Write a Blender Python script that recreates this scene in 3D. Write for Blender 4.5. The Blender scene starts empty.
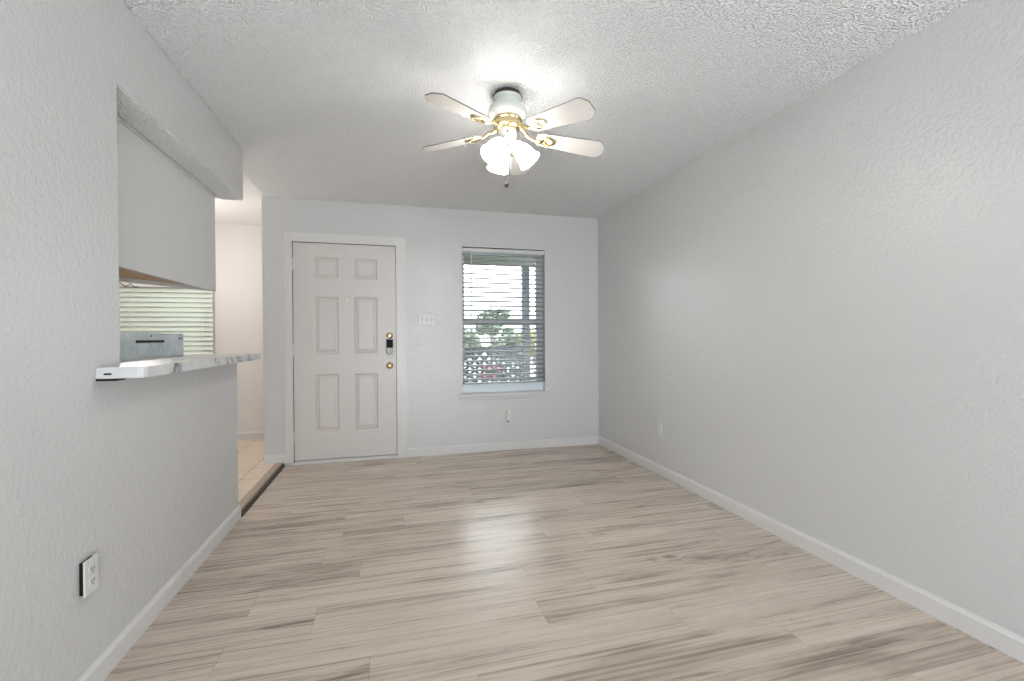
import bpy, bmesh, math, random
from mathutils import Vector, Matrix
random.seed(7)
S = bpy.context.scene
COL = S.collection
R_ = math.radians

# ------------------------------------------------------------------ camera, world, lights, exposure
cd = bpy.data.cameras.new('camera'); cam = bpy.data.objects.new('camera', cd); COL.objects.link(cam)
cd.sensor_width = 36.0; cd.lens = 453.37 * 36.0 / 1024.0; cd.clip_start = 0.05; cd.clip_end = 400
rt = Vector((0.96715, -0.25412, -0.00597)); up = Vector((0.00763, 0.00556, 0.99996)); fw = Vector((0.25408, 0.96716, -0.00732))
m = Matrix((rt, up, -fw)).transposed().to_4x4(); m.translation = Vector((0, 0, 1.1606))
cam.matrix_world = m
S.camera = cam

W = bpy.data.worlds.new('sky'); S.world = W; W.use_nodes = True
bg = W.node_tree.nodes['Background']; bg.inputs['Color'].default_value = (0.90, 0.955, 1.0, 1); bg.inputs['Strength'].default_value = 7.0

def area_light(name, loc, rot, sx, sy, power, color):
    ld = bpy.data.lights.new(name, 'AREA'); ld.shape = 'RECTANGLE'; ld.size = sx; ld.size_y = sy; ld.energy = power; ld.color = color
    o = bpy.data.objects.new(name, ld); COL.objects.link(o); o.location = loc; o.rotation_euler = rot
    return o
# unseen area fill added at the rear, aimed upward to brighten the ceiling
area_light('rear_fill_light', (0.6, -2.45, 0.55), (R_(150), 0, 0), 2.3, 0.9, 98, (0.86, 0.94, 1.0))
pl = bpy.data.lights.new('rear_fill_point', 'POINT'); pl.energy = 10; pl.shadow_soft_size = .16; pl.color = (1.0, .96, .92)  # point fill added behind the camera to even out the room
plo = bpy.data.objects.new('rear_fill_point', pl); COL.objects.link(plo); plo.location = (.6, -1.6, 2.0)
kl = bpy.data.lights.new('added_kitchen_light', 'POINT'); kl.energy = 25; kl.shadow_soft_size = .14; kl.color = (1.0, .94, .88)  # kitchen light added out of view, hung below the ceiling
klo = bpy.data.objects.new('added_kitchen_light', kl); COL.objects.link(klo); klo.location = (-2.1, 4.5, 1.95)

S.view_settings.view_transform = 'Standard'; S.view_settings.look = 'None'
S.view_settings.gamma = 1.0; S.view_settings.use_curve_mapping = False
S.view_settings.exposure = 0.15
S.cycles.max_bounces = 10; S.cycles.diffuse_bounces = 6
SHADE_GLOW = 24.0

# ------------------------------------------------------------------ dimensions
D = 4.522; RX = 2.157; LX = -0.975; H = 2.44; HW = -1.107     # back wall, right wall, left wall faces, ceiling, kitchen face of left wall
FY = 5.69; KX = -3.4; TZ = 0.03                                # far kitchen wall, kitchen left wall, tile level

# ------------------------------------------------------------------ mesh helpers
def BM(): return bmesh.new()
def box(bm, x0, x1, y0, y1, z0, z1, M=None):
    vs = [bm.verts.new((x, y, z)) for x in (x0, x1) for y in (y0, y1) for z in (z0, z1)]
    for f in ((0,1,3,2),(4,6,7,5),(0,4,5,1),(2,3,7,6),(0,2,6,4),(1,5,7,3)): bm.faces.new([vs[i] for i in f])
    if M is not None: bmesh.ops.transform(bm, matrix=M, verts=vs)
    return vs
def prism(bm, pts, axis, a, b, M=None):
    """pts: 2D outline in the two other axes (in x,y,z order), extruded along axis from a to b"""
    def P(u, v, w): return (w, u, v) if axis == 0 else ((u, w, v) if axis == 1 else (u, v, w))
    lo = [bm.verts.new(P(u, v, a)) for u, v in pts]; hi = [bm.verts.new(P(u, v, b)) for u, v in pts]
    n = len(pts)
    bm.faces.new(lo); bm.faces.new(hi[::-1])
    for i in range(n): bm.faces.new([lo[i], hi[i], hi[(i+1) % n], lo[(i+1) % n]])
    if M is not None: bmesh.ops.transform(bm, matrix=M, verts=lo + hi)
def lathe(bm, prof, M=None, n=32, caps=True):
    rings = []; allv = []
    for r, z in prof:
        ring = [bm.verts.new((r*math.cos(2*math.pi*i/n), r*math.sin(2*math.pi*i/n), z)) for i in range(n)]
        rings.append(ring); allv += ring
    for a, b in zip(rings, rings[1:]):
        for i in range(n): bm.faces.new([a[i], a[(i+1) % n], b[(i+1) % n], b[i]])
    if caps:
        bm.faces.new(rings[0][::-1]); bm.faces.new(rings[-1])
    if M is not None: bmesh.ops.transform(bm, matrix=M, verts=allv)
def tube(bm, pts, r, n=8):
    pts = [Vector(p) for p in pts]; rings = []
    for i, p in enumerate(pts):
        t = (pts[min(i+1, len(pts)-1)] - pts[max(i-1, 0)]).normalized()
        a = t.orthogonal().normalized() if i == 0 else (a - a.dot(t)*t).normalized()
        b = t.cross(a); rr = r[i] if isinstance(r, (list, tuple)) else r
        rings.append([bm.verts.new(p + rr*(math.cos(2*math.pi*k/n)*a + math.sin(2*math.pi*k/n)*b)) for k in range(n)])
    for A, B in zip(rings, rings[1:]):
        for k in range(n): bm.faces.new([A[k], A[(k+1) % n], B[(k+1) % n], B[k]])
    bm.faces.new(rings[0][::-1]); bm.faces.new(rings[-1])
def torus(bm, c, R, r, M=None, sx=1.0, n=24, k=8):
    vs = [[bm.verts.new((c[0] + sx*(R + r*math.cos(2*math.pi*j/k))*math.cos(2*math.pi*i/n), c[1] + (R + r*math.cos(2*math.pi*j/k))*math.sin(2*math.pi*i/n), c[2] + r*math.sin(2*math.pi*j/k))) for j in range(k)] for i in range(n)]
    for i in range(n):
        for j in range(k): bm.faces.new([vs[i][j], vs[(i+1) % n][j], vs[(i+1) % n][(j+1) % k], vs[i][(j+1) % k]])
    if M is not None: bmesh.ops.transform(bm, matrix=M, verts=[v for a in vs for v in a])
def obj(name, bm, mat, parent=None, bevel=0, smooth=False, seg=2):
    bmesh.ops.recalc_face_normals(bm, faces=bm.faces)
    me = bpy.data.meshes.new(name); bm.to_mesh(me); bm.free(); me.materials.append(mat)
    if smooth:
        for p in me.polygons: p.use_smooth = True
    o = bpy.data.objects.new(name, me); COL.objects.link(o)
    if parent is not None:
        o.parent = parent; o.matrix_parent_inverse = Matrix.Translation(-parent.location)
    if bevel:
        b = o.modifiers.new('edge', 'BEVEL'); b.width = bevel; b.segments = seg; b.limit_method = 'ANGLE'; b.angle_limit = R_(40)
    if smooth:
        e = o.modifiers.new('split', 'EDGE_SPLIT'); e.split_angle = R_(42)
    return o
def sub(name, bm, mat, parent, root, **k):       # a sub-part: parent is itself a part
    o = obj(name, bm, mat, None, **k); o.parent = parent; o.matrix_parent_inverse = parent_inv(parent, root); return o
def parent_inv(parent, root): return Matrix.Identity(4) if root is None else Matrix.Identity(4)
def thing(name, label, cat, loc, group=None):
    o = bpy.data.objects.new(name, None); COL.objects.link(o); o.location = loc; o.empty_display_size = 0.1
    o['label'] = label; o['category'] = cat
    if group: o['group'] = group
    return o
def tag(o, label, cat, group=None, kind=None):
    o['label'] = label; o['category'] = cat
    if group: o['group'] = group
    if kind: o['kind'] = kind
    return o
def struct(name, bm, mat, label=None, cat=None, **k):
    o = obj(name, bm, mat, **k); o['kind'] = 'structure'
    if label: o['label'] = label
    if cat: o['category'] = cat
    return o

# ------------------------------------------------------------------ materials
def mat(name, color=(.8,.8,.8), rough=.5, metal=0.0, spec=.5, emis=None, es=0):
    m = bpy.data.materials.new(name); m.use_nodes = True; b = m.node_tree.nodes['Principled BSDF']
    b.inputs['Base Color'].default_value = (*color, 1); b.inputs['Roughness'].default_value = rough
    b.inputs['Metallic'].default_value = metal; b.inputs['Specular IOR Level'].default_value = spec
    if emis: b.inputs['Emission Color'].default_value = (*emis, 1); b.inputs['Emission Strength'].default_value = es
    return m
class N:
    def __init__(s, m): s.t = m.node_tree; s.b = s.t.nodes['Principled BSDF']
    def n(s, kind, **k):
        q = s.t.nodes.new(kind)
        for a, v in k.items():
            if a.startswith('i_'): q.inputs[a[2:].replace('_', ' ')].default_value = v
            else: setattr(q, a, v)
        return q
    def l(s, a, b): s.t.links.new(a, b)
    def math(s, op, a, b=None, c=None):
        q = s.t.nodes.new('ShaderNodeMath'); q.operation = op
        for i, v in enumerate((a, b, c)):
            if v is None: continue
            if isinstance(v, (int, float)): q.inputs[i].default_value = v
            else: s.l(v, q.inputs[i])
        return q.outputs[0]
    def ramp(s, fac, stops):
        q = s.t.nodes.new('ShaderNodeValToRGB'); el = q.color_ramp.elements
        el[0].position, el[0].color = stops[0][0], (*stops[0][1], 1)
        el[1].position, el[1].color = stops[-1][0], (*stops[-1][1], 1)
        for p, c in stops[1:-1]:
            e = el.new(p); e.color = (*c, 1)
        s.l(fac, q.inputs[0]); return q.outputs[0]
def noise_out(g, vec, scale, detail=3, rough=.5, dist=0):
    q = g.n('ShaderNodeTexNoise'); q.inputs['Scale'].default_value = scale; q.inputs['Detail'].default_value = detail
    q.inputs['Roughness'].default_value = rough; q.inputs['Distortion'].default_value = dist; g.l(vec, q.inputs['Vector'])
    return q.outputs['Fac']
def textured_wall(name, color, rough, strength, scale=42, dist=.004, spec=.5):
    m = mat(name, color, rough, spec=spec); g = N(m); tc = g.n('ShaderNodeTexCoord').outputs['Object']
    a = noise_out(g, tc, scale, 3, .5, .6); b = noise_out(g, tc, scale*2.6, 2, .5)
    pl = g.ramp(a, [(.30, (0,0,0)), (.66, (1,1,1))])            # splatter of sprayed plaster
    h = g.math('MULTIPLY_ADD', b, .35, pl)
    bp = g.n('ShaderNodeBump'); bp.inputs['Strength'].default_value = strength; bp.inputs['Distance'].default_value = dist
    g.l(h, bp.inputs['Height']); g.l(bp.outputs[0], g.b.inputs['Normal'])
    return m
M_wall = textured_wall('wall_paint', (.575,.575,.573), .17, .42, 62, .003)
M_kwall = textured_wall('kitchen_wall_paint', (.70,.68,.66), .5, .12, 40, .003)
def popcorn():
    m = mat('popcorn_ceiling', (.93,.94,.95), .95, spec=.2); g = N(m); tc = g.n('ShaderNodeTexCoord').outputs['Object']
    v = g.n('ShaderNodeTexVoronoi'); v.inputs['Scale'].default_value = 78; g.l(tc, v.inputs['Vector'])
    v.inputs['Scale'].default_value = 92
    a = g.ramp(v.outputs['Distance'], [(.0, (1,1,1)), (.50, (.86,.86,.86)), (.80, (0,0,0))]); b = noise_out(g, tc, 60, 2, .6)   # sprayed grains with pits between
    h = g.math('MULTIPLY_ADD', b, .5, a)
    bp = g.n('ShaderNodeBump'); bp.inputs['Strength'].default_value = 1.0; bp.inputs['Distance'].default_value = .011
    g.l(h, bp.inputs['Height']); g.l(bp.outputs[0], g.b.inputs['Normal'])
    return m
M_pop = popcorn()
M_smooth = mat('smooth_ceiling_paint', (.90,.90,.90), .6)
M_trim = mat('trim_paint', (.64,.63,.62), .32)
M_door = mat('door_paint', (.62,.585,.56), .34)
M_cab = mat('cabinet_paint', (.62,.625,.62), .55)
M_wood = mat('cabinet_underside_wood', (.55,.38,.25), .6)
M_brass = mat('brass', (.66,.54,.30), .22, 1.0)
M_chrome = mat('chrome', (.20,.195,.185), .45, 1.0)
M_black = mat('black_plastic', (.010,.010,.010), .6, spec=.15)
M_dark = mat('dark_gap', (.03,.025,.02), .8)
M_fan = mat('fan_enamel', (.56,.585,.55), .35)
M_blade = mat('fan_blade_white', (.68,.65,.62), .38)
M_bladeedge = mat('blade_edge', (.18,.17,.15), .5)
M_plast = mat('white_plastic', (.63,.63,.61), .3)
M_plastshade = mat('slots_and_toggle_shade', (.05,.05,.05), .5)
M_slat = mat('blind_slat', (.34,.36,.355), .45)
M_kslat = mat('kitchen_blind_slat', (.70,.75,.69), .5)
M_frame = mat('window_frame_metal', (.50,.53,.54), .4)
M_sash = mat('sash_paint', (.74,.82,.88), .35)
M_shade = mat('frosted_glass_shade', (.9,.88,.84), .3, emis=(1.0,.96,.91), es=SHADE_GLOW)
M_bulb = mat('bulb', (1,1,1), .3, emis=(1.0,.93,.85), es=90)

def glass():
    m = bpy.data.materials.new('window_glass'); m.use_nodes = True; t = m.node_tree; t.nodes.clear()
    o = t.nodes.new('ShaderNodeOutputMaterial'); mx = t.nodes.new('ShaderNodeMixShader'); tr = t.nodes.new('ShaderNodeBsdfTransparent')
    gl = t.nodes.new('ShaderNodeBsdfGlossy'); gl.inputs['Roughness'].default_value = .02; tr.inputs['Color'].default_value = (.95,.97,.96,1)
    fr = t.nodes.new('ShaderNodeFresnel'); fr.inputs['IOR'].default_value = 1.45
    t.links.new(fr.outputs[0], mx.inputs[0]); t.links.new(tr.outputs[0], mx.inputs[1]); t.links.new(gl.outputs[0], mx.inputs[2]); t.links.new(mx.outputs[0], o.inputs['Surface'])
    return m
M_glass = glass()

def laminate():
    m = mat('laminate_planks', (.35,.30,.25), .30, spec=.5); g = N(m); tc = g.n('ShaderNodeTexCoord').outputs['Object']
    sp = g.n('ShaderNodeSeparateXYZ'); g.l(tc, sp.inputs[0]); X, Y = sp.outputs['X'], sp.outputs['Y']
    PW, PL = .192, 1.22
    yr = g.math('DIVIDE', g.math('ADD', Y, 9.603), PW); row = g.math('FLOOR', yr); fy = g.math('SUBTRACT', yr, row)
    wn = g.n('ShaderNodeTexWhiteNoise'); wn.noise_dimensions = '1D'; g.l(row, wn.inputs['W'])
    xr = g.math('ADD', g.math('DIVIDE', g.math('ADD', X, 10.0), PL), wn.outputs['Value']); colm = g.math('FLOOR', xr); fx = g.math('SUBTRACT', xr, colm)
    cb = g.n('ShaderNodeCombineXYZ'); g.l(row, cb.inputs['X']); g.l(colm, cb.inputs['Y'])
    w2 = g.n('ShaderNodeTexWhiteNoise'); w2.noise_dimensions = '2D'; g.l(cb.outputs[0], w2.inputs['Vector']); pid = w2.outputs['Value']
    # grain coordinates: stretched along the plank, shifted per plank
    gx = g.math('MULTIPLY_ADD', pid, 37.0, g.math('MULTIPLY', X, .20)); gy = g.math('MULTIPLY_ADD', pid, 19.0, Y)
    gc = g.n('ShaderNodeCombineXYZ'); g.l(gx, gc.inputs['X']); g.l(gy, gc.inputs['Y'])
    n1 = noise_out(g, gc.outputs[0], 6, 5, .6, 1.4)             # broad cathedral figure
    gx2 = g.math('MULTIPLY', gx, .10); gc2 = g.n('ShaderNodeCombineXYZ'); g.l(gx2, gc2.inputs['X']); g.l(gy, gc2.inputs['Y'])
    n2 = noise_out(g, gc2.outputs[0], 75, 5, .65, .3)           # fine straight grain
    n3 = noise_out(g, gc2.outputs[0], 16, 3, .5, .8)            # streaks
    f = g.math('MULTIPLY_ADD', n2, .24, g.math('MULTIPLY_ADD', n3, .38, g.math('MULTIPLY', n1, .40)))
    n4 = noise_out(g, gc.outputs[0], 3.2, 3, .5, 2.2)           # scattered dark cathedrals and knots
    ringf = g.math('SINE', g.math('MULTIPLY', n4, 85.0)); knot = g.math('MAXIMUM', g.math('MULTIPLY', g.math('SUBTRACT', n4, .59), 1.0), 0.0)
    f = g.math('SUBTRACT', f, g.math('MULTIPLY', g.math('MULTIPLY_ADD', ringf, .5, .75), knot))
    f = g.math('ADD', f, g.math('MULTIPLY', g.math('SUBTRACT', pid, .5), .10))
    c = g.ramp(f, [(.34, (.24,.185,.145)), (.42, (.38,.312,.254)), (.50, (.53,.447,.372)), (.66, (.64,.555,.475))])
    ey = g.math('MINIMUM', fy, g.math('SUBTRACT', 1.0, fy)); ex = g.math('MULTIPLY', g.math('MINIMUM', fx, g.math('SUBTRACT', 1.0, fx)), PL/PW)
    e = g.math('MINIMUM', ex, ey); seam = g.math('GREATER_THAN', e, .006)
    mx = g.n('ShaderNodeMix', data_type='RGBA'); mx.blend_type = 'MULTIPLY'; mx.inputs[0].default_value = 1
    g.l(c, mx.inputs[6]); g.l(g.ramp(seam, [(0, (.68,.65,.62)), (1, (1,1,1))]), mx.inputs[7]); g.l(mx.outputs[2], g.b.inputs['Base Color'])
    rr = g.math('MULTIPLY_ADD', n2, .16, .20); g.l(rr, g.b.inputs['Roughness'])
    bp = g.n('ShaderNodeBump'); bp.inputs['Strength'].default_value = .12; bp.inputs['Distance'].default_value = .002
    g.l(g.math('MULTIPLY_ADD', n2, .5, seam), bp.inputs['Height']); g.l(bp.outputs[0], g.b.inputs['Normal'])
    return m
M_floor = laminate()
def tiles():
    m = mat('beige_tiles', (.7,.6,.5), .4); g = N(m); tc = g.n('ShaderNodeTexCoord').outputs['Object']
    sp = g.n('ShaderNodeSeparateXYZ'); g.l(tc, sp.inputs[0])
    def edge(s, off):
        r = g.math('DIVIDE', g.math('ADD', s, off), .305); f = g.math('FRACT', r); return g.math('MINIMUM', f, g.math('SUBTRACT', 1.0, f))
    e = g.math('MINIMUM', edge(sp.outputs['X'], 10*.305 + 1.19), edge(sp.outputs['Y'], 20*.305 - 4.066))
    k = g.math('GREATER_THAN', e, .012); n = noise_out(g, tc, 7, 4, .6)
    c = g.ramp(n, [(.3, (.70,.58,.47)), (.7, (.80,.69,.58))])
    mx = g.n('ShaderNodeMix', data_type='RGBA'); g.l(k, mx.inputs[0]); mx.inputs[6].default_value = (.42,.32,.25,1); g.l(c, mx.inputs[7]); g.l(mx.outputs[2], g.b.inputs['Base Color'])
    bp = g.n('ShaderNodeBump'); bp.inputs['Strength'].default_value = .4; bp.inputs['Distance'].default_value = .003; g.l(k, bp.inputs['Height']); g.l(bp.outputs[0], g.b.inputs['Normal'])
    return m
M_tile = tiles()
def marble():
    m = mat('marble_laminate', (.7,.7,.69), .3); g = N(m); tc = g.n('ShaderNodeTexCoord').outputs['Object']
    n = noise_out(g, tc, 3.6, 3, .55, 1.0)
    vein = g.math('ABSOLUTE', g.math('SUBTRACT', n, .5))
    c = g.ramp(vein, [(0, (.12,.13,.15)), (.010, (.30,.33,.36)), (.035, (.55,.56,.57)), (.2, (.62,.62,.61))])
    g.l(c, g.b.inputs['Base Color']); return m
M_marble = marble()
def strip_wood():
    m = mat('oak_strip', (.45,.36,.28), .45); g = N(m); tc = g.n('ShaderNodeTexCoord'); mp = g.n('ShaderNodeMapping'); mp.inputs['Scale'].default_value = (12, 1, 12); g.l(tc.outputs['Object'], mp.inputs[0])
    n = noise_out(g, mp.outputs[0], 8, 4, .6); g.l(g.ramp(n, [(.3, (.34,.26,.19)), (.7, (.50,.41,.33))]), g.b.inputs['Base Color']); return m
M_strip = strip_wood(); M_riser = mat('dark_riser', (.045,.030,.022), .5)
def galv():
    m = mat('galvanised_metal', (.46,.55,.58), .42, .75); g = N(m); tc = g.n('ShaderNodeTexCoord').outputs['Object']
    n = noise_out(g, tc, 14, 4, .6, .5); g.l(g.ramp(n, [(.3, (.55,.66,.70)), (.7, (.82,.89,.92))]), g.b.inputs['Base Color']); return m
M_galv = galv()
def foliage(name, a, b):
    m = mat(name, a, .7); g = N(m); tc = g.n('ShaderNodeTexCoord').outputs['Object']
    n = noise_out(g, tc, 1.5, 4, .6); g.l(g.ramp(n, [(.35, a), (.65, b)]), g.b.inputs['Base Color']); return m
M_leaf = foliage('leaves_green', (.07,.10,.07), (.16,.20,.14)); M_leaf2 = foliage('leaves_olive', (.17,.19,.07), (.30,.30,.13))
M_bark = mat('bark', (.12,.09,.07), .9); M_post = mat('weathered_porch_paint', (.075,.09,.10), .7); M_porch = mat('porch_boards', (.17,.175,.155), .8)
M_asphalt = mat('asphalt', (.42,.42,.42), .9)

# ------------------------------------------------------------------ the room shell
b = BM(); box(b, LX-.02, RX+.1, -3.1, D+.1, -.06, 0); struct('floor', b, M_floor)
b = BM(); box(b, KX-.1, -1.034, .7, FY+.1, -.06, TZ); struct('floor_kitchen', b, M_tile)
b = BM(); box(b, HW, RX+.1, -3.1, D+.04, H, H+.06); struct('ceiling', b, M_pop)
b = BM(); box(b, KX-.1, HW, .7, FY+.1, H, H+.06); box(b, HW, -.95, D+.04, FY+.1, H, H+.06); struct('ceiling_kitchen', b, M_smooth)
b = BM(); box(b, RX, RX+.1, -3.1, D+.12, 0, H); struct('wall_right', b, M_wall)
WX0, WX1, WZ0, WZ1 = .676, 1.548, .592, 2.072      # window opening
DX0, DX1, DZ = -.888, .036, 2.050                   # door opening
b = BM()
box(b, -1.132, DX0, D, D+.12, 0, H); box(b, DX0, DX1, D, D+.12, DZ, H); box(b, DX1, WX0, D, D+.12, 0, H)
box(b, WX0, WX1, D, D+.12, 0, WZ0); box(b, WX0, WX1, D, D+.12, WZ1, H); box(b, WX1, RX, D, D+.12, 0, H)
bmesh.ops.remove_doubles(b, verts=b.verts, dist=1e-5)
struct('wall_back', b, M_wall)
b = BM(); box(b, -1.132, -1.0, D+.12, FY, 0, H); struct('wall_entry', b, M_kwall)
b = BM()
prism(b, [(-3.1,0),(3.29,0),(3.29,1.027),(1.992,1.027),(1.992,2.104),(3.45,2.104),(3.45,H),(-3.1,H)], 0, HW, LX)
struct('wall_left', b, M_wall, bevel=.007, seg=3)
b = BM(); box(b, HW+.004, LX-.006, 1.995, 3.446, 2.098, 2.104); struct('trim_2', b, M_pop, 'rough sprayed underside of the header over the pass-through', 'header')
# unseen rear wall; its opening is added and sized to let daylight in
b = BM(); box(b, HW, -.1, -3.1, -3.0, 0, H); box(b, 1.3, RX, -3.1, -3.0, 0, H); box(b, -.1, 1.3, -3.1, -3.0, 2.2, H); struct('wall_rear', b, M_wall)
# kitchen walls
KWX0, KWX1, KWZ0, KWZ1 = -2.74, -1.945, .93, 1.735
b = BM()
box(b, KX, KWX0, FY, FY+.1, 0, H); box(b, KWX1, -1.0, FY, FY+.1, 0, H); box(b, KWX0, KWX1, FY, FY+.1, 0, KWZ0); box(b, KWX0, KWX1, FY, FY+.1, KWZ1, H)
struct('wall_kitchen_far', b, M_kwall)
b = BM(); box(b, KX-.1, KX, .7, FY+.1, 0, H); struct('wall_kitchen_left', b, M_kwall)
b = BM(); box(b, KX, HW, .7, .8, 0, H); struct('wall_kitchen_near', b, M_kwall)
# soffit the kitchen cabinets hang from
b = BM(); box(b, -1.47, HW, .8, 3.45, 2.104, H); struct('wall_soffit', b, M_kwall)

def baseboard(name, p0, p1, out, z0=0, h=.085, t=.013):
    """p0,p1: (x,y) along the wall face; out: unit (x,y) into the room"""
    b = BM(); prof = [(0,0),(t,0),(t,h-.016),(t*.62,h-.010),(t*.45,h-.003),(t*.2,h),(0,h)]
    A = [b.verts.new((p0[0]+out[0]*u, p0[1]+out[1]*u, z0+v)) for u, v in prof]; B = [b.verts.new((p1[0]+out[0]*u, p1[1]+out[1]*u, z0+v)) for u, v in prof]
    b.faces.new(A); b.faces.new(B[::-1])
    for i in range(len(prof)): b.faces.new([A[i], B[i], B[(i+1) % len(prof)], A[(i+1) % len(prof)]])
    return struct(name, b, M_trim)
baseboard('baseboard_right', (RX, -3.0), (RX, D), (-1, 0))
baseboard('baseboard_back', (.128, D), (RX-.013, D), (0, -1))
baseboard('baseboard_entry', (-1.132, D), (-.950, D), (0, -1), TZ, .075)
baseboard('baseboard_left', (LX, -3.0), (LX, 3.29), (1, 0))
baseboard('baseboard_kitchen', (KX, FY), (-1.132, FY), (0, -1), TZ)
# edge strip between the tiles and the lower laminate
b = BM(); prism(b, [(-1.036, TZ-.012), (-1.036, TZ+.004), (-.992, TZ+.006), (-.982, TZ+.002), (-.978, TZ-.006), (-.978, TZ-.012)], 1, 3.30, D-.016)
st = struct('trim_1', b, M_strip, 'tan wooden edging strip where the beige tiles meet the lower laminate', 'floor trim')
b = BM(); prism(b, [(-1.034, 0), (-.956, 0), (-.958, .008), (-.968, TZ-.004), (-.978, TZ-.004), (-.978, TZ-.012), (-1.034, TZ-.012)], 1, 3.30, D-.016); obj('riser', b, M_riser, st)

# ------------------------------------------------------------------ entrance door
DY = D + .012                                        # face of the closed slab
dr = bpy.data.objects.new('door_1', None); COL.objects.link(dr); dr.location = (-.426, DY, 0)
dr['kind'] = 'structure'; dr['label'] = 'white six-panel entrance door beside the window'; dr['category'] = 'door'
def slab():
    b = BM(); x0, x1, z0, z1 = -.882, .030, .034, 2.044
    px = [(-.706, -.489), (-.356, -.139)]; pz = [(.290, .826), (1.010, 1.552), (1.718, 1.920)]
    xs = [x0, px[0][0], px[0][1], px[1][0], px[1][1], x1]; zs = [z0, pz[0][0], pz[0][1], pz[1][0], pz[1][1], pz[2][0], pz[2][1], z1]
    V = {(i, j): b.verts.new((x, DY, z)) for i, x in enumerate(xs) for j, z in enumerate(zs)}
    panels = []
    for i in range(len(xs)-1):
        for j in range(len(zs)-1):
            f = b.faces.new([V[i,j], V[i+1,j], V[i+1,j+1], V[i,j+1]])
            if i in (1, 3) and j in (1, 3, 5): panels.append(f)
    b.normal_update()
    for f in panels:
        for th, dep in ((.005, -.001), (.009, -.013), (.010, 0.0), (.020, .011), (.004, 0)):
            bmesh.ops.inset_region(b, faces=[f], thickness=th, depth=0, use_even_offset=True)
            for v in f.verts: v.co.y -= dep
    # sides and back
    y2 = DY + .04; c = [b.verts.new((x, y2, z)) for x, z in ((x0,z0),(x1,z0),(x1,z1),(x0,z1))]
    b.faces.new(c)
    bott = [V[i,0] for i in range(6)]; top = [V[i,7] for i in range(6)]; lf = [V[0,j] for j in range(8)]; rg = [V[5,j] for j in range(8)]
    b.faces.new(bott + [c[1], c[0]]); b.faces.new(top + [c[2], c[3]]); b.faces.new(lf + [c[3], c[0]]); b.faces.new(rg + [c[2], c[1]])
    return b
obj('door_slab', slab(), M_door, dr)
b = BM()                                             # casing: two legs and a head with a stepped profile
cw0, cw1 = .060, .088
for (x0, x1) in ((DX0-cw0, DX0+.002), (DX1-.002, DX1+cw1)):
    box(b, x0, x1, D-.012, D, TZ if x0 < -.5 else 0, DZ+.078)
    s = 1 if x0 > -.5 else -1
    ox = x1 if s > 0 else x0
    box(b, min(ox, ox - s*.022), max(ox, ox - s*.022), D-.018, D-.012, TZ if x0 < -.5 else 0, DZ+.078)
box(b, DX0+.002, DX1-.002, D-.012, D, DZ-.002, DZ+.078); box(b, DX0-cw0+.022, DX1+cw1-.022, D-.018, D-.012, DZ+.056, DZ+.078)
obj('door_casing', b, M_trim, dr)
b = BM(); box(b, DX0, DX1, D+.055, D+.118, 0, DZ); obj('door_backing', b, M_riser, dr)          # dark sheet added behind the slab; blocks daylight and darkens the gap
b = BM(); box(b, DX0, DX1, D-.020, D+.05, 0, .018); box(b, DX0+.01, DX1-.01, D-.006, D+.05, .018, .029); obj('threshold', b, M_trim, dr, bevel=.004)
for hz in (1.842, 1.055, .258):
    b = BM(); lathe(b, [(.0065, -.048), (.0065, .048)], Matrix.Translation((DX0+.003, D-.006, hz)), 12)
    lathe(b, [(.0085, -.054), (.0085, -.047)], Matrix.Translation((DX0+.003, D-.006, hz)), 12); lathe(b, [(.0085, .047), (.0085, .054)], Matrix.Translation((DX0+.003, D-.006, hz)), 12)
    box(b, DX0-.022, DX0+.003, D-.014, D-.011, hz-.045, hz+.045)
    obj('hinge', b, M_trim, dr)
RY = Matrix.Rotation(R_(90), 4, 'X')                 # lathe axis z -> -y
b = BM(); lathe(b, [(.010, 0), (.010, .004), (.006, .005)], Matrix.Translation((-.419, DY, 1.515)) @ RY, 16); obj('peephole', b, M_brass, dr, smooth=True)
b = BM(); lathe(b, [(.033, 0), (.033, .004), (.026, .009), (.012, .012), (.011, .030), (.020, .038), (.027, .050), (.026, .060), (.018, .068), (.004, .070)], Matrix.Translation((-.031, DY, .895)) @ RY, 28)
obj('door_knob', b, M_brass, dr, smooth=True)
# lockset above the knob
b = BM(); lathe(b, [(.031, 0), (.031, .008), (.022, .014), (.004, .015)], Matrix.Translation((-.030, DY, 1.185)) @ RY, 28)
lk = obj('deadbolt_lock', b, M_brass, dr, smooth=True)
b = BM(); torus(b, (0,0,0), .020, .0045, Matrix.Translation((-.030, DY-.024, 1.182)) @ RY, sx=.8); o = sub('lock_ring', b, M_brass, lk, dr, smooth=True)
b = BM(); box(b, -.061, .001, DY-.040, DY-.004, 1.070, 1.145); box(b, -.050, -.010, DY-.043, DY-.040, 1.080, 1.137); o = sub('keypad', b, M_black, lk, dr, bevel=.004)
b = BM(); prism(b, [(-.059,1.069),(-.059,1.030),(-.052,1.012),(-.040,1.001),(-.022,1.001),(-.008,1.012),(-.001,1.030),(-.001,1.069)], 1, DY-.042, DY-.004); o = sub('lock_body', b, M_chrome, lk, dr, bevel=.004)

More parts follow.
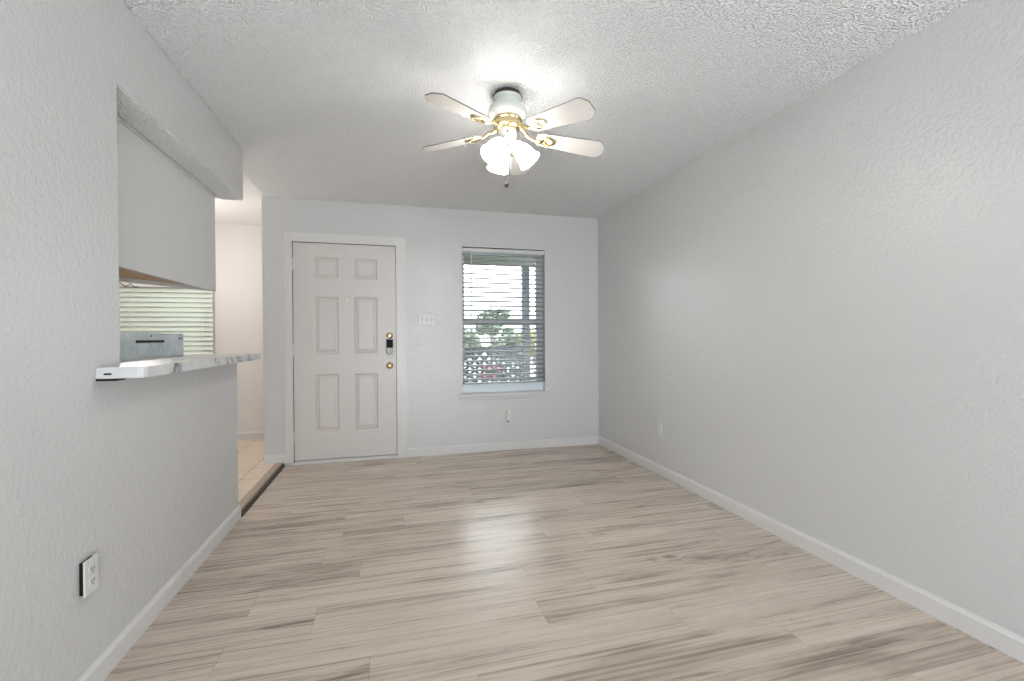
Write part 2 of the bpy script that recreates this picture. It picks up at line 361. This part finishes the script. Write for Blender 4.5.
# ------------------------------------------------------------------ main window, sill and blind
wn = bpy.data.objects.new('window_1', None); COL.objects.link(wn); wn.location = (1.11, D+.1, WZ0); wn['kind'] = 'structure'; wn['label'] = 'single-hung window looking out on the porch'; wn['category'] = 'window'
b = BM(); y0, y1 = D+.080, D+.118
box(b, WX0, WX0+.032, y0, y1, WZ0, WZ1); box(b, WX1-.072, WX1, y0, y1, WZ0, WZ1); box(b, WX0+.032, WX1-.072, y0, y1, WZ1-.06, WZ1); obj('window_frame', b, M_frame, wn, bevel=.003)
b = BM(); box(b, WX0, WX1, D+.066, y1, WZ0, WZ0+.092); obj('bottom_sash_rail', b, M_sash, wn, bevel=.003)
b = BM(); box(b, WX0+.032, WX1-.072, y0-.006, y1, 1.306, 1.356); obj('meeting_rail', b, M_frame, wn, bevel=.003)
b = BM(); box(b, WX0+.03, WX1-.07, D+.098, D+.102, WZ0+.04, WZ1-.055); obj('pane', b, M_glass, wn)
b = BM(); box(b, WX0-.040, WX1+.052, D-.042, D, WZ0-.024, WZ0); box(b, WX0, WX1, D, D+.08, WZ0-.0, WZ0+.006); box(b, WX0-.030, WX1+.042, D-.014, D, WZ0-.055, WZ0-.024)
obj('window_sill', b, M_trim, wn, bevel=.005)

def blind(name, label, x0, x1, yc, ztop, zbot, pitch, depth, tilt, mslat, mrail, rail_h, group=None, wand=True, cords=(.10, .90), thick=.0026):
    r = thing(name, label, 'window blind', ((x0+x1)/2, yc, zbot))
    b = BM(); box(b, x0, x1, yc-depth/2-.002, yc+depth/2, ztop-rail_h*.6, ztop); box(b, x0, x1, yc-depth/2-.008, yc-depth/2-.002, ztop-rail_h, ztop-.004); obj('headrail', b, mrail, r, bevel=.002)
    b = BM(); z = ztop - rail_h - pitch*.5; ct, sn = math.cos(tilt), math.sin(tilt)
    while z > zbot + .03:
        prof = []
        for i in range(6):
            u = -depth/2 + depth*i/5; w = .0025*(1-(2*u/depth)**2); prof.append((yc + u*ct - w*sn, z + u*sn + w*ct))
        prof += [(y - thick*-sn*0, zz - thick) for y, zz in prof[::-1]]
        prism(b, prof, 0, x0+.004, x1-.004); z -= pitch
    obj('slats', b, mslat, r)
    b = BM(); box(b, x0+.004, x1-.004, yc-depth/2, yc+depth/2, zbot, zbot+.016); obj('bottom_rail', b, mslat, r, bevel=.003)
    for k in cords:
        x = x0 + (x1-x0)*k; b = BM()
        tube(b, [(x, yc-depth/2-.002, ztop-rail_h), (x, yc-depth/2-.002, zbot+.01)], .0013, 5); tube(b, [(x, yc+depth/2+.002, ztop-rail_h), (x, yc+depth/2+.002, zbot+.01)], .0013, 5)
        obj('ladder_cord', b, mslat, r)
    if wand:
        x = x0 + .105*(x1-x0); b = BM(); tube(b, [(x, yc-depth/2-.014, ztop-rail_h+.01), (x, yc-depth/2-.016, ztop-.72)], .004, 6); obj('tilt_wand', b, M_plast, r)
    return r
blind('window_blind', 'open white slatted blind in the window beside the entrance door', WX0+.004, WX1-.004, D+.038, WZ1-.008, .686, .0468, .050, R_(20), M_slat, M_plast, .042, thick=.0048)

# kitchen window and its closed blind
kw = bpy.data.objects.new('window_2', None); COL.objects.link(kw); kw.location = (-2.34, FY+.07, KWZ0); kw['kind'] = 'structure'; kw['label'] = 'kitchen window behind the closed blind'; kw['category'] = 'window'
b = BM(); y0, y1 = FY+.05, FY+.09
box(b, KWX0, KWX0+.03, y0, y1, KWZ0, KWZ1); box(b, KWX1-.03, KWX1, y0, y1, KWZ0, KWZ1); box(b, KWX0, KWX1, y0, y1, KWZ1-.03, KWZ1); box(b, KWX0, KWX1, y0, y1, KWZ0, KWZ0+.03); obj('window_frame', b, M_frame, kw)
b = BM(); box(b, KWX0+.02, KWX1-.02, FY+.068, FY+.072, KWZ0+.02, KWZ1-.02); obj('pane', b, M_glass, kw)
blind('window_blind', 'closed cream slatted blind on the kitchen wall seen over the bar ledge', -2.775, -1.905, FY-.035, 1.760, .90, .052, .058, R_(54), M_kslat, M_plast, .045, wand=False, cords=(.12,.9))

# ------------------------------------------------------------------ wall plates
def rx_frame(origin, axis):   # local (u along wall, v out of wall, z) -> world
    o = Vector(origin)
    if axis == 'back': return Matrix(((1,0,0,o.x),(0,-1,0,o.y),(0,0,1,o.z),(0,0,0,1)))
    if axis == 'right': return Matrix(((0,-1,0,o.x),(-1,0,0,o.y),(0,0,1,o.z),(0,0,0,1)))
    return Matrix(((0,1,0,o.x),(1,0,0,o.y),(0,0,1,o.z),(0,0,0,1)))
sw = thing('light_switch', 'wide white three-gang switch plate on the wall right of the entrance door', 'light switch', (.324, D, 1.339))
T = rx_frame((.324, D, 1.339), 'back')
b = BM(); box(b, -.0815, .0815, 0, .006, -.057, .057, T); obj('switch_plate', b, M_plast, sw, bevel=.004)
for u in (-.046, 0, .046):
    b = BM(); box(b, u-.0062, u+.0062, .003, .0063, -.0135, .0135, T); obj('toggle_shade', b, M_plastshade, sw)  # dark inset painting the shade around each toggle
    b = BM(); box(b, u-.0045, u+.0045, .004, .007, -.011, .011, T); box(b, u-.004, u+.004, .008, .020, 0, .010, T); obj('toggle', b, M_plast, sw, bevel=.001)
    for zz in (-.038, .038):
        b = BM(); lathe(b, [(.003, 0), (.003, .0075), (.001, .008)], T @ Matrix.Translation((u, 0, zz)) @ Matrix.Rotation(R_(-90), 4, 'X'), 10); obj('screw', b, M_chrome, sw)
def outlet(label, origin, axis, stand=0.0, w=.070, h=.114):
    t = thing('power_outlet', label, 'outlet', origin); T = rx_frame(origin, axis)
    b = BM(); box(b, -w/2, w/2, stand, stand+.006, -h/2, h/2, T); pl = obj('cover_plate', b, M_plast, t, bevel=.002)
    if stand: b = BM(); box(b, -.030, .030, -.002, stand, -.052, .052, T); obj('wall_box', b, M_black, t)
    for zz in (-.0195, .0195):
        b = BM(); prism(b, [(-.017,-.008),(-.012,-.014),(.012,-.014),(.017,-.008),(.017,.008),(.012,.014),(-.012,.014),(-.017,.008)], 1, stand+.005, stand+.0085, T @ Matrix.Translation((0,0,zz)))
        s = obj('socket', b, M_plast, t)
        b = BM()
        for u in (-.0062, .0062): box(b, u-.0016, u+.0016, stand+.0080, stand+.0092, -.002, .008, T @ Matrix.Translation((0,0,zz)))
        lathe(b, [(.0028, stand+.008), (.0028, stand+.0092)], T @ Matrix.Translation((0,0,zz-.008)) @ Matrix.Rotation(R_(-90), 4, 'X'), 10)
        q = obj('slots', b, M_plastshade); q.parent = s; q.matrix_parent_inverse = Matrix.Identity(4)
    return t
outlet('white duplex outlet low on the long plain wall near the corner', (RX, 3.352, .386), 'right')
outlet('white duplex outlet standing proud of the wall under the bar ledge, black gap showing', (LX, 1.778, .392), 'left', stand=.012)
jk = thing('wall_jack', 'small white jack with a plug in it below the window sill', 'wall socket', (1.138, D, .365)); T = rx_frame((1.138, D, .365), 'back')
b = BM(); box(b, -.034, .034, 0, .005, -.058, .058, T); obj('cover_plate', b, M_plast, jk, bevel=.002)
b = BM(); box(b, -.024, .020, .005, .032, -.060, -.004, T); box(b, -.014, .010, .005, .026, -.004, .052, T); obj('plug', b, M_plast, jk, bevel=.004)
b = BM(); box(b, -.010, .008, .008, .024, -.072, -.060, T); obj('cable_end', b, M_dark, jk)

# ------------------------------------------------------------------ pass-through: bar ledge, cabinet, range
lr = thing('bar_ledge', 'marbled white bar ledge capping the half wall of the kitchen pass-through', 'countertop', (-1.0, 2.5, 1.027))
rc = [(-.855 + .025*math.sin(R_(a)), 1.865 - .025*math.cos(R_(a))) for a in (0, 22, 45, 68, 90)]
b = BM(); prism(b, [(LX, 1.840)] + rc + [(-.830, 3.252), (-1.215, 3.252), (-1.215, 1.985), (LX, 1.985)], 2, 1.027, 1.066); obj('ledge_top', b, M_marble, lr, bevel=.003)
b = BM(); box(b, LX+.001, -.915, 1.842, 1.90, 1.019, 1.027); obj('end_shade', b, M_black, lr);  # black strip painting the shadow under the ledge's near end
b = BM(); box(b, -.950, -.928, 1.8385, 1.842, 1.040, 1.046); obj('edge_chip', b, M_black, lr)['label'] = 'black chip in the ledge end'

cb = thing('upper_cabinet', 'white kitchen wall cabinet hanging over the bar ledge under the soffit', 'cabinet', (-1.3, 2.2, 1.473))
foot = [(HW-.010, .82), (HW-.010, 3.36), (-1.43, 2.83), (-1.43, .82)]
b = BM(); prism(b, foot, 2, 1.495, 2.103)
def ring(bm, pts, t, z0, z1):
    n = len(pts); c = Vector((sum(p[0] for p in pts)/n, sum(p[1] for p in pts)/n))
    inn = []
    for i in range(n):
        p0, p1, p2 = Vector(pts[i-1]), Vector(pts[i]), Vector(pts[(i+1) % n])
        d1 = (p1-p0).normalized(); d2 = (p2-p1).normalized(); n1 = Vector((-d1.y, d1.x)); n2 = Vector((-d2.y, d2.x)); bis = (n1+n2).normalized(); inn.append(p1 + bis*t/max(.3, bis.dot(n1)))
    O0 = [bm.verts.new((p[0], p[1], z0)) for p in pts]; O1 = [bm.verts.new((p[0], p[1], z1)) for p in pts]
    I0 = [bm.verts.new((p.x, p.y, z0)) for p in inn]; I1 = [bm.verts.new((p.x, p.y, z1)) for p in inn]
    for i in range(n):
        j = (i+1) % n
        for q in ((O0[i],O0[j],O1[j],O1[i]), (I0[i],I1[i],I1[j],I0[j]), (O0[i],I0[i],I0[j],O0[j]), (O1[i],O1[j],I1[j],I1[i])): bm.faces.new(q)
ring(b, foot, .018, 1.470, 1.495); obj('cabinet_body', b, M_cab, cb)
b = BM(); prism(b, [(HW-.022, .85), (HW-.022, 3.30), (-1.41, 2.83), (-1.41, .85)], 2, 1.4915, 1.4945); obj('bottom_board', b, M_wood, cb)['label'] = 'bare tan wood underside'
b = BM(); box(b, HW-.010, HW-.002, 1.985, 3.36, 2.086, 2.102); obj('top_molding', b, M_cab, cb, bevel=.002)
cc = BM(); pts = []
for i in range(31):
    t = i/30; pts.append((-1.42 + .075*t, 2.80 + .12*t, 1.462 - .016*abs(math.sin(t*8.6))))
tube(cc, pts, .0022, 5); tag(obj('electric_cord', cc, M_black), 'thin dark cord looping under the wall cabinet', 'cord')

rg = thing('kitchen_range', 'blue-grey metal back of a kitchen range rising behind the bar ledge', 'stove', (-1.55, 2.77, TZ))
b = BM(); box(b, -1.86, -1.235, 2.39, 3.15, TZ+.03, .93); box(b, -1.84, -1.25, 2.41, 3.13, TZ, TZ+.03); obj('range_body', b, M_plast, rg, bevel=.006)
b = BM()
x = -1.222; zb = .93
# rear sheet with a recessed cover panel
box(b, x-.078, x-.006, 2.39, 3.15, zb, 1.193); box(b, x-.006, x, 2.39, 2.625, zb, 1.193); box(b, x-.006, x, 2.915, 3.15, zb, 1.193); box(b, x-.006, x, 2.625, 2.915, 1.156, 1.193)
obj('backguard', b, M_galv, rg, bevel=.002)
b = BM(); box(b, x-.006, x-.003, 2.630, 2.910, zb, 1.140); obj('cover_panel', b, M_galv, rg, bevel=.001)
b = BM(); box(b, x-.006, x-.001, 2.618, 2.918, 1.143, 1.155); obj('vent_slot', b, M_dark, rg)
for yy, zz in ((2.77, 1.178), (3.12, 1.165), (3.095, 1.165), (2.45, 1.178)):
    b = BM(); lathe(b, [(.005, 0), (.005, .002), (.002, .004)], Matrix.Translation((x, yy, zz)) @ Matrix.Rotation(R_(90), 4, 'Y'), 10); obj('screw', b, M_dark, rg)

# ------------------------------------------------------------------ ceiling fan
FX, FYc = .590, 2.312
fan = thing('ceiling_fan', 'white and brass ceiling fan with three lit frosted shades', 'ceiling fan', (FX, FYc, H))
TC = Matrix.Translation((FX, FYc, 0))
b = BM(); lathe(b, [(.060, 2.44), (.060, 2.416), (.074, 2.414), (.075, 2.400), (.072, 2.396), (.064, 2.392), (.064, 2.366)], TC, 48); obj('ceiling_canopy', b, M_fan, fan, smooth=True)
b = BM(); lathe(b, [(.061, 2.4395), (.066, 2.436), (.066, 2.420), (.077, 2.4175), (.077, 2.4145), (.073, 2.4135)], TC, 48); obj('canopy_ring', b, M_dark, fan, smooth=True)
b = BM(); lathe(b, [(.060, 2.374), (.078, 2.371), (.092, 2.361), (.100, 2.343), (.100, 2.324), (.090, 2.308), (.072, 2.302)], TC, 48); obj('motor_housing', b, M_fan, fan, smooth=True)
b = BM(); lathe(b, [(.070, 2.304), (.076, 2.301), (.076, 2.292), (.070, 2.288), (.070, 2.262), (.073, 2.258), (.066, 2.250), (.040, 2.246)], TC, 48); obj('brass_band', b, M_brass, fan, smooth=True)
b = BM(); lathe(b, [(.030, 2.250), (.046, 2.246), (.048, 2.235), (.048, 2.200), (.044, 2.190), (.030, 2.182), (.024, 2.178), (.024, 2.140), (.020, 2.132), (.004, 2.130)], TC, 40); obj('light_kit', b, M_fan, fan, smooth=True)
for (aa, zz, rr) in ((-104, 2.220, .048), (-104, 2.158, .024)):
    b = BM(); a = R_(aa); M = Matrix.Translation((FX + rr*math.cos(a), FYc + rr*math.sin(a), zz)) @ Matrix.Rotation(a, 4, 'Z') @ Matrix.Rotation(R_(90), 4, 'Y')
    lathe(b, [(.0045, -.002), (.0045, .003), (.002, .005)], M, 10); obj('set_screw', b, M_dark, fan)
def blade_outline():
    r0, r1, w0, w1 = .150, .512, .044, .064
    pts = [(r0, -w0*.75), (r0+.02, -w0), (r1-.045, -w1), (r1-.030, -w1+.004), (r1-.006, -w1+.030), (r1, -w1+.042), (r1, w1-.042), (r1-.006, w1-.030), (r1-.030, w1-.004), (r1-.045, w1), (r0+.02, w0), (r0, w0*.75)]
    return pts
for ang, z0, pit, droop in ((-9.5, 2.158, -16, 8), (-56, 2.200, -22, 4), (-147.5, 2.236, -9, 1), (142.5, 2.226, -12, 2), (66, 2.200, -12, 4)):
    BMt = TC @ Matrix.Rotation(R_(ang), 4, 'Z') @ Matrix.Translation((.5, 0, z0)) @ Matrix.Rotation(R_(droop), 4, 'Y') @ Matrix.Translation((-.5, 0, 0)) @ Matrix.Rotation(R_(pit), 4, 'X')
    z0 += .33*math.sin(R_(droop))
    b = BM(); prism(b, blade_outline(), 2, -.003, .003, BMt); bl = obj('fan_blade', b, M_blade, fan)
    bl.data.materials.append(M_bladeedge)
    for p in bl.data.polygons:
        if len(p.vertices) == 4: p.material_index = 1
    b = BM()                                        # blade iron: arm from the motor, then two linked scroll rings under the blade
    A = TC @ Matrix.Rotation(R_(ang), 4, 'Z')
    def P(x, y, z): return A @ Vector((x, y, z))
    tube(b, [P(.060, 0, 2.262), P(.085, 0, 2.250), P(.110, .004, z0+.012), P(.140, .004, z0-.006), P(.165, 0, z0-.010)], [.011, .010, .008, .008, .008], 10)
    tube(b, [P(.140, 0, z0-.008), P(.165, .022, z0-.011), P(.19, .030, z0-.012)], .004, 8)
    torus(b, (.205, 0, -.009), .030, .0042, BMt, sx=1.15); torus(b, (.222, 0, -.009), .021, .0038, BMt, sx=1.2)
    box(b, .165, .19, -.012, .012, -.009, -.003, BMt)
    q = obj('blade_iron', b, M_brass, None, smooth=True); q.parent = bl; q.matrix_parent_inverse = Matrix.Identity(4)
for ang in (100, -20, 220):
    A = Matrix.Translation((-.006, 0, 0)) @ TC @ Matrix.Rotation(R_(ang), 4, 'Z') @ Matrix.Translation((.050, 0, 2.172)) @ Matrix.Rotation(R_(180-38), 4, 'Y')   # local z runs down and outwards
    b = BM(); lathe(b, [(.012, -.035), (.016, -.005), (.026, 0), (.028, .016), (.024, .018)], A, 24); obj('shade_holder', b, M_fan, fan, smooth=True)
    b = BM(); n = 40
    prof = [(.026, .008), (.030, .020), (.040, .038), (.047, .060), (.050, .085), (.054, .105), (.061, .120)]
    lathe(b, prof + [(r-.003, z) for r, z in prof[::-1]], A, n, caps=False); sh = obj('lamp_shade', b, M_shade, fan, smooth=True)
    b = BM(); lathe(b, [(.006, .015), (.013, .022), (.014, .035), (.024, .055), (.027, .070), (.022, .088), (.008, .098)], A, 20); q = obj('bulb', b, M_bulb, None, smooth=True); q.parent = sh; q.matrix_parent_inverse = Matrix.Identity(4)
b = BM(); tube(b, [(FX-.004, FYc-.030, 2.150), (FX-.016, FYc-.032, 1.962)], .0013, 6); pc = obj('pull_chain', b, M_chrome, fan)
b = BM(); lathe(b, [(.003, .012), (.008, .009), (.011, .002), (.010, -.006), (.004, -.012)], Matrix.Translation((FX-.016, FYc-.032, 1.948)), 16); q = obj('chain_pull', b, M_dark, None, smooth=True); q.parent = pc; q.matrix_parent_inverse = Matrix.Identity(4)
b = BM(); tube(b, [(FX+.004, FYc-.034, 2.150), (FX+.004, FYc-.035, 2.03)], .0012, 6); obj('pull_chain', b, M_chrome, fan)

# ------------------------------------------------------------------ outside: porch, railing, car park, trees
b = BM(); box(b, -2.5, 4.5, D+.12, 6.35, -.12, -.02); struct('floor_porch', b, M_porch)
b = BM(); box(b, -2.5, 4.5, D+.12, 6.5, 2.46, 2.52); struct('ceiling_porch', b, M_porch)
b = BM(); box(b, -.2, 4.5, 6.06, 6.16, 2.150, 2.46); tag(obj('porch_beam', b, M_porch, bevel=.004), 'grey porch beam crossing the top of the window view', 'beam')
po = thing('porch_post', 'square dark porch post standing at the end of the lattice railing', 'post', (1.80, 6.10, -.02))
b = BM(); box(b, 1.752, 1.852, 6.05, 6.15, -.02, 2.150); obj('post_shaft', b, M_post, po, bevel=.004)
b = BM(); box(b, 1.742, 1.862, 6.04, 6.16, -.02, .06); obj('post_foot', b, M_post, po, bevel=.004)
lt = thing('lattice_railing', 'dark diagonal lattice railing along the porch', 'railing', (1.0, 6.10, -.02))
b = BM(); box(b, .1, 1.741, 6.07, 6.13, .955, 1.020); obj('top_rail', b, M_post, lt, bevel=.004)
b = BM(); box(b, .1, 1.741, 6.08, 6.12, .02, .07); obj('bottom_rail', b, M_post, lt, bevel=.004)
b = BM(); x0, x1, z0, z1, sw_, pt = .1, 1.735, .07, .955, .040, .135
hgt = z1 - z0; k = x0 - hgt
while k < x1:
    for s, yy in ((1, 6.095), (-1, 6.105)):
        # strip from (k, z0) to (k+hgt, z1), clipped to the panel
        a0 = max(k, x0); a1 = min(k + hgt, x1)
        if a1 - a0 > .03:
            za, zb_ = z0 + (a0-k), z0 + (a1-k)
            if s < 0: za, zb_ = z1 - (a0-k), z1 - (a1-k)
            L = math.hypot(a1-a0, zb_-za); M = Matrix.Translation(((a0+a1)/2, yy, (za+zb_)/2)) @ Matrix.Rotation(-math.atan2(zb_-za, a1-a0), 4, 'Y')
            box(b, -L/2, L/2, -.004, .004, -sw_/2, sw_/2, M)
    k += pt
obj('lattice_panel', b, M_post, lt)
b = BM(); bmesh.ops.create_grid(b, x_segments=2, y_segments=2, size=90, matrix=Matrix.Translation((10, 95, -3.0))); struct('ground', b, M_asphalt)

def tree(name, label, x, y, z0, hgt, cr, m, n=2600, squash=.8, group=None):
    t = thing(name, label, 'tree', (x, y, z0)); b = BM()
    tube(b, [(x, y, z0), (x+.1, y, z0+hgt*.4), (x-.1, y, z0+hgt*.75)], [.22, .16, .06], 8); obj('trunk', b, M_bark, t)
    b = BM(); cz = z0 + hgt - cr*squash
    blobs = [(random.uniform(-.55,.55)*cr, random.uniform(-.5,.5)*cr, random.uniform(-.6,.55)*cr*squash, random.uniform(.28,.5)*cr) for _ in range(11)]
    for i in range(n):
        bx, by, bz, br = random.choice(blobs); v = Vector([random.gauss(0,1) for _ in range(3)]).normalized() * br * random.uniform(.6, 1.05)
        c = Vector((x+bx, y+by, cz+bz)) + v; s = random.uniform(.10, .22)*cr/2.2
        u = Vector([random.gauss(0,1) for _ in range(3)]).normalized(); w = u.orthogonal().normalized()*s; u *= s*1.4
        b.faces.new([b.verts.new(c-u), b.verts.new(c+w), b.verts.new(c+u), b.verts.new(c-w)])
    obj('foliage', b, m, t); return t
tree('leafy_tree', 'round green tree rising highest above the others in the window view', 12.4, 58, -3, 8.3, 2.5, M_leaf, 1900)
tree('leafy_tree', 'broad low green tree at the end of the row nearest the entrance door', 9.6, 66, -3, 5.9, 3.4, M_leaf, 3000)
tree('leafy_tree', 'olive yellow tree seen right beside the porch post', 19.6, 62, -3, 5.2, 2.6, M_leaf2, 2600)
tree('leafy_tree', 'low wide green tree just beside the tall round one', 17.4, 68, -3, 6.2, 3.4, M_leaf, 3000)
tree('leafy_tree', 'small green tree between the post and the olive tree', 22.6, 72, -3, 5.4, 2.8, M_leaf, 2200)
tree('sky_block_shrub', 'dark green shrub added outside the kitchen window to block the sky', -2.5, 7.6, -.3, 2.6, 1.5, M_leaf, 3500)  # shrub added to keep bright sky out of the blind's gaps
def car(label, x, y, zr, col, group=None, yaw=0):
    t = thing('parked_car', label, 'car', (x, y, -3)); M = Matrix.Translation((x, y, -3)) @ Matrix.Rotation(yaw, 4, 'Z')
    mt = mat('car_paint', col, .3)
    b = BM(); prism(b, [(-2.2,.35),(2.2,.35),(2.25,.75),(1.2,.95),(.75,1.42),(-1.0,1.45),(-1.75,.98),(-2.25,.9)], 1, -.88, .88, M); obj('car_body', b, mt, t, bevel=.06)
    b = BM(); prism(b, [(1.12,.98),(.72,1.36),(-.98,1.38),(-1.62,1.0)], 1, -.89, .89, M); obj('side_windows', b, M_black, t)
    b = BM(); prism(b, [(-.75,.62),(.75,.62),(.60,.97+.0),(-.60,.97)], 0, 2.14, 2.262, M); obj('front_grille', b, M_dark, t)
    for wx in (-1.4, 1.4):
        for wy in (-.80, .80):
            b = BM(); lathe(b, [(.20, -.11), (.33, -.10), (.33, .10), (.20, .11)], M @ Matrix.Translation((wx, wy, .33)) @ Matrix.Rotation(R_(90), 4, 'X'), 18); obj('wheel', b, M_black, t)
    return t
car('red car parked beyond the lattice railing', 9.5, 44.2, 0, (.45,.05,.08), yaw=R_(-100))
car('white car parked beyond the railing, seen between porch post and window frame', 13.6, 43, 0, (.75,.76,.78), yaw=R_(-95))
car('pale silver car parked beside the red one', 11.6, 44.0, 0, (.62,.65,.68), yaw=R_(-98))
car('white car parked left of the red one behind the lattice', 6.6, 43.0, 0, (.70,.72,.72), yaw=R_(-100))
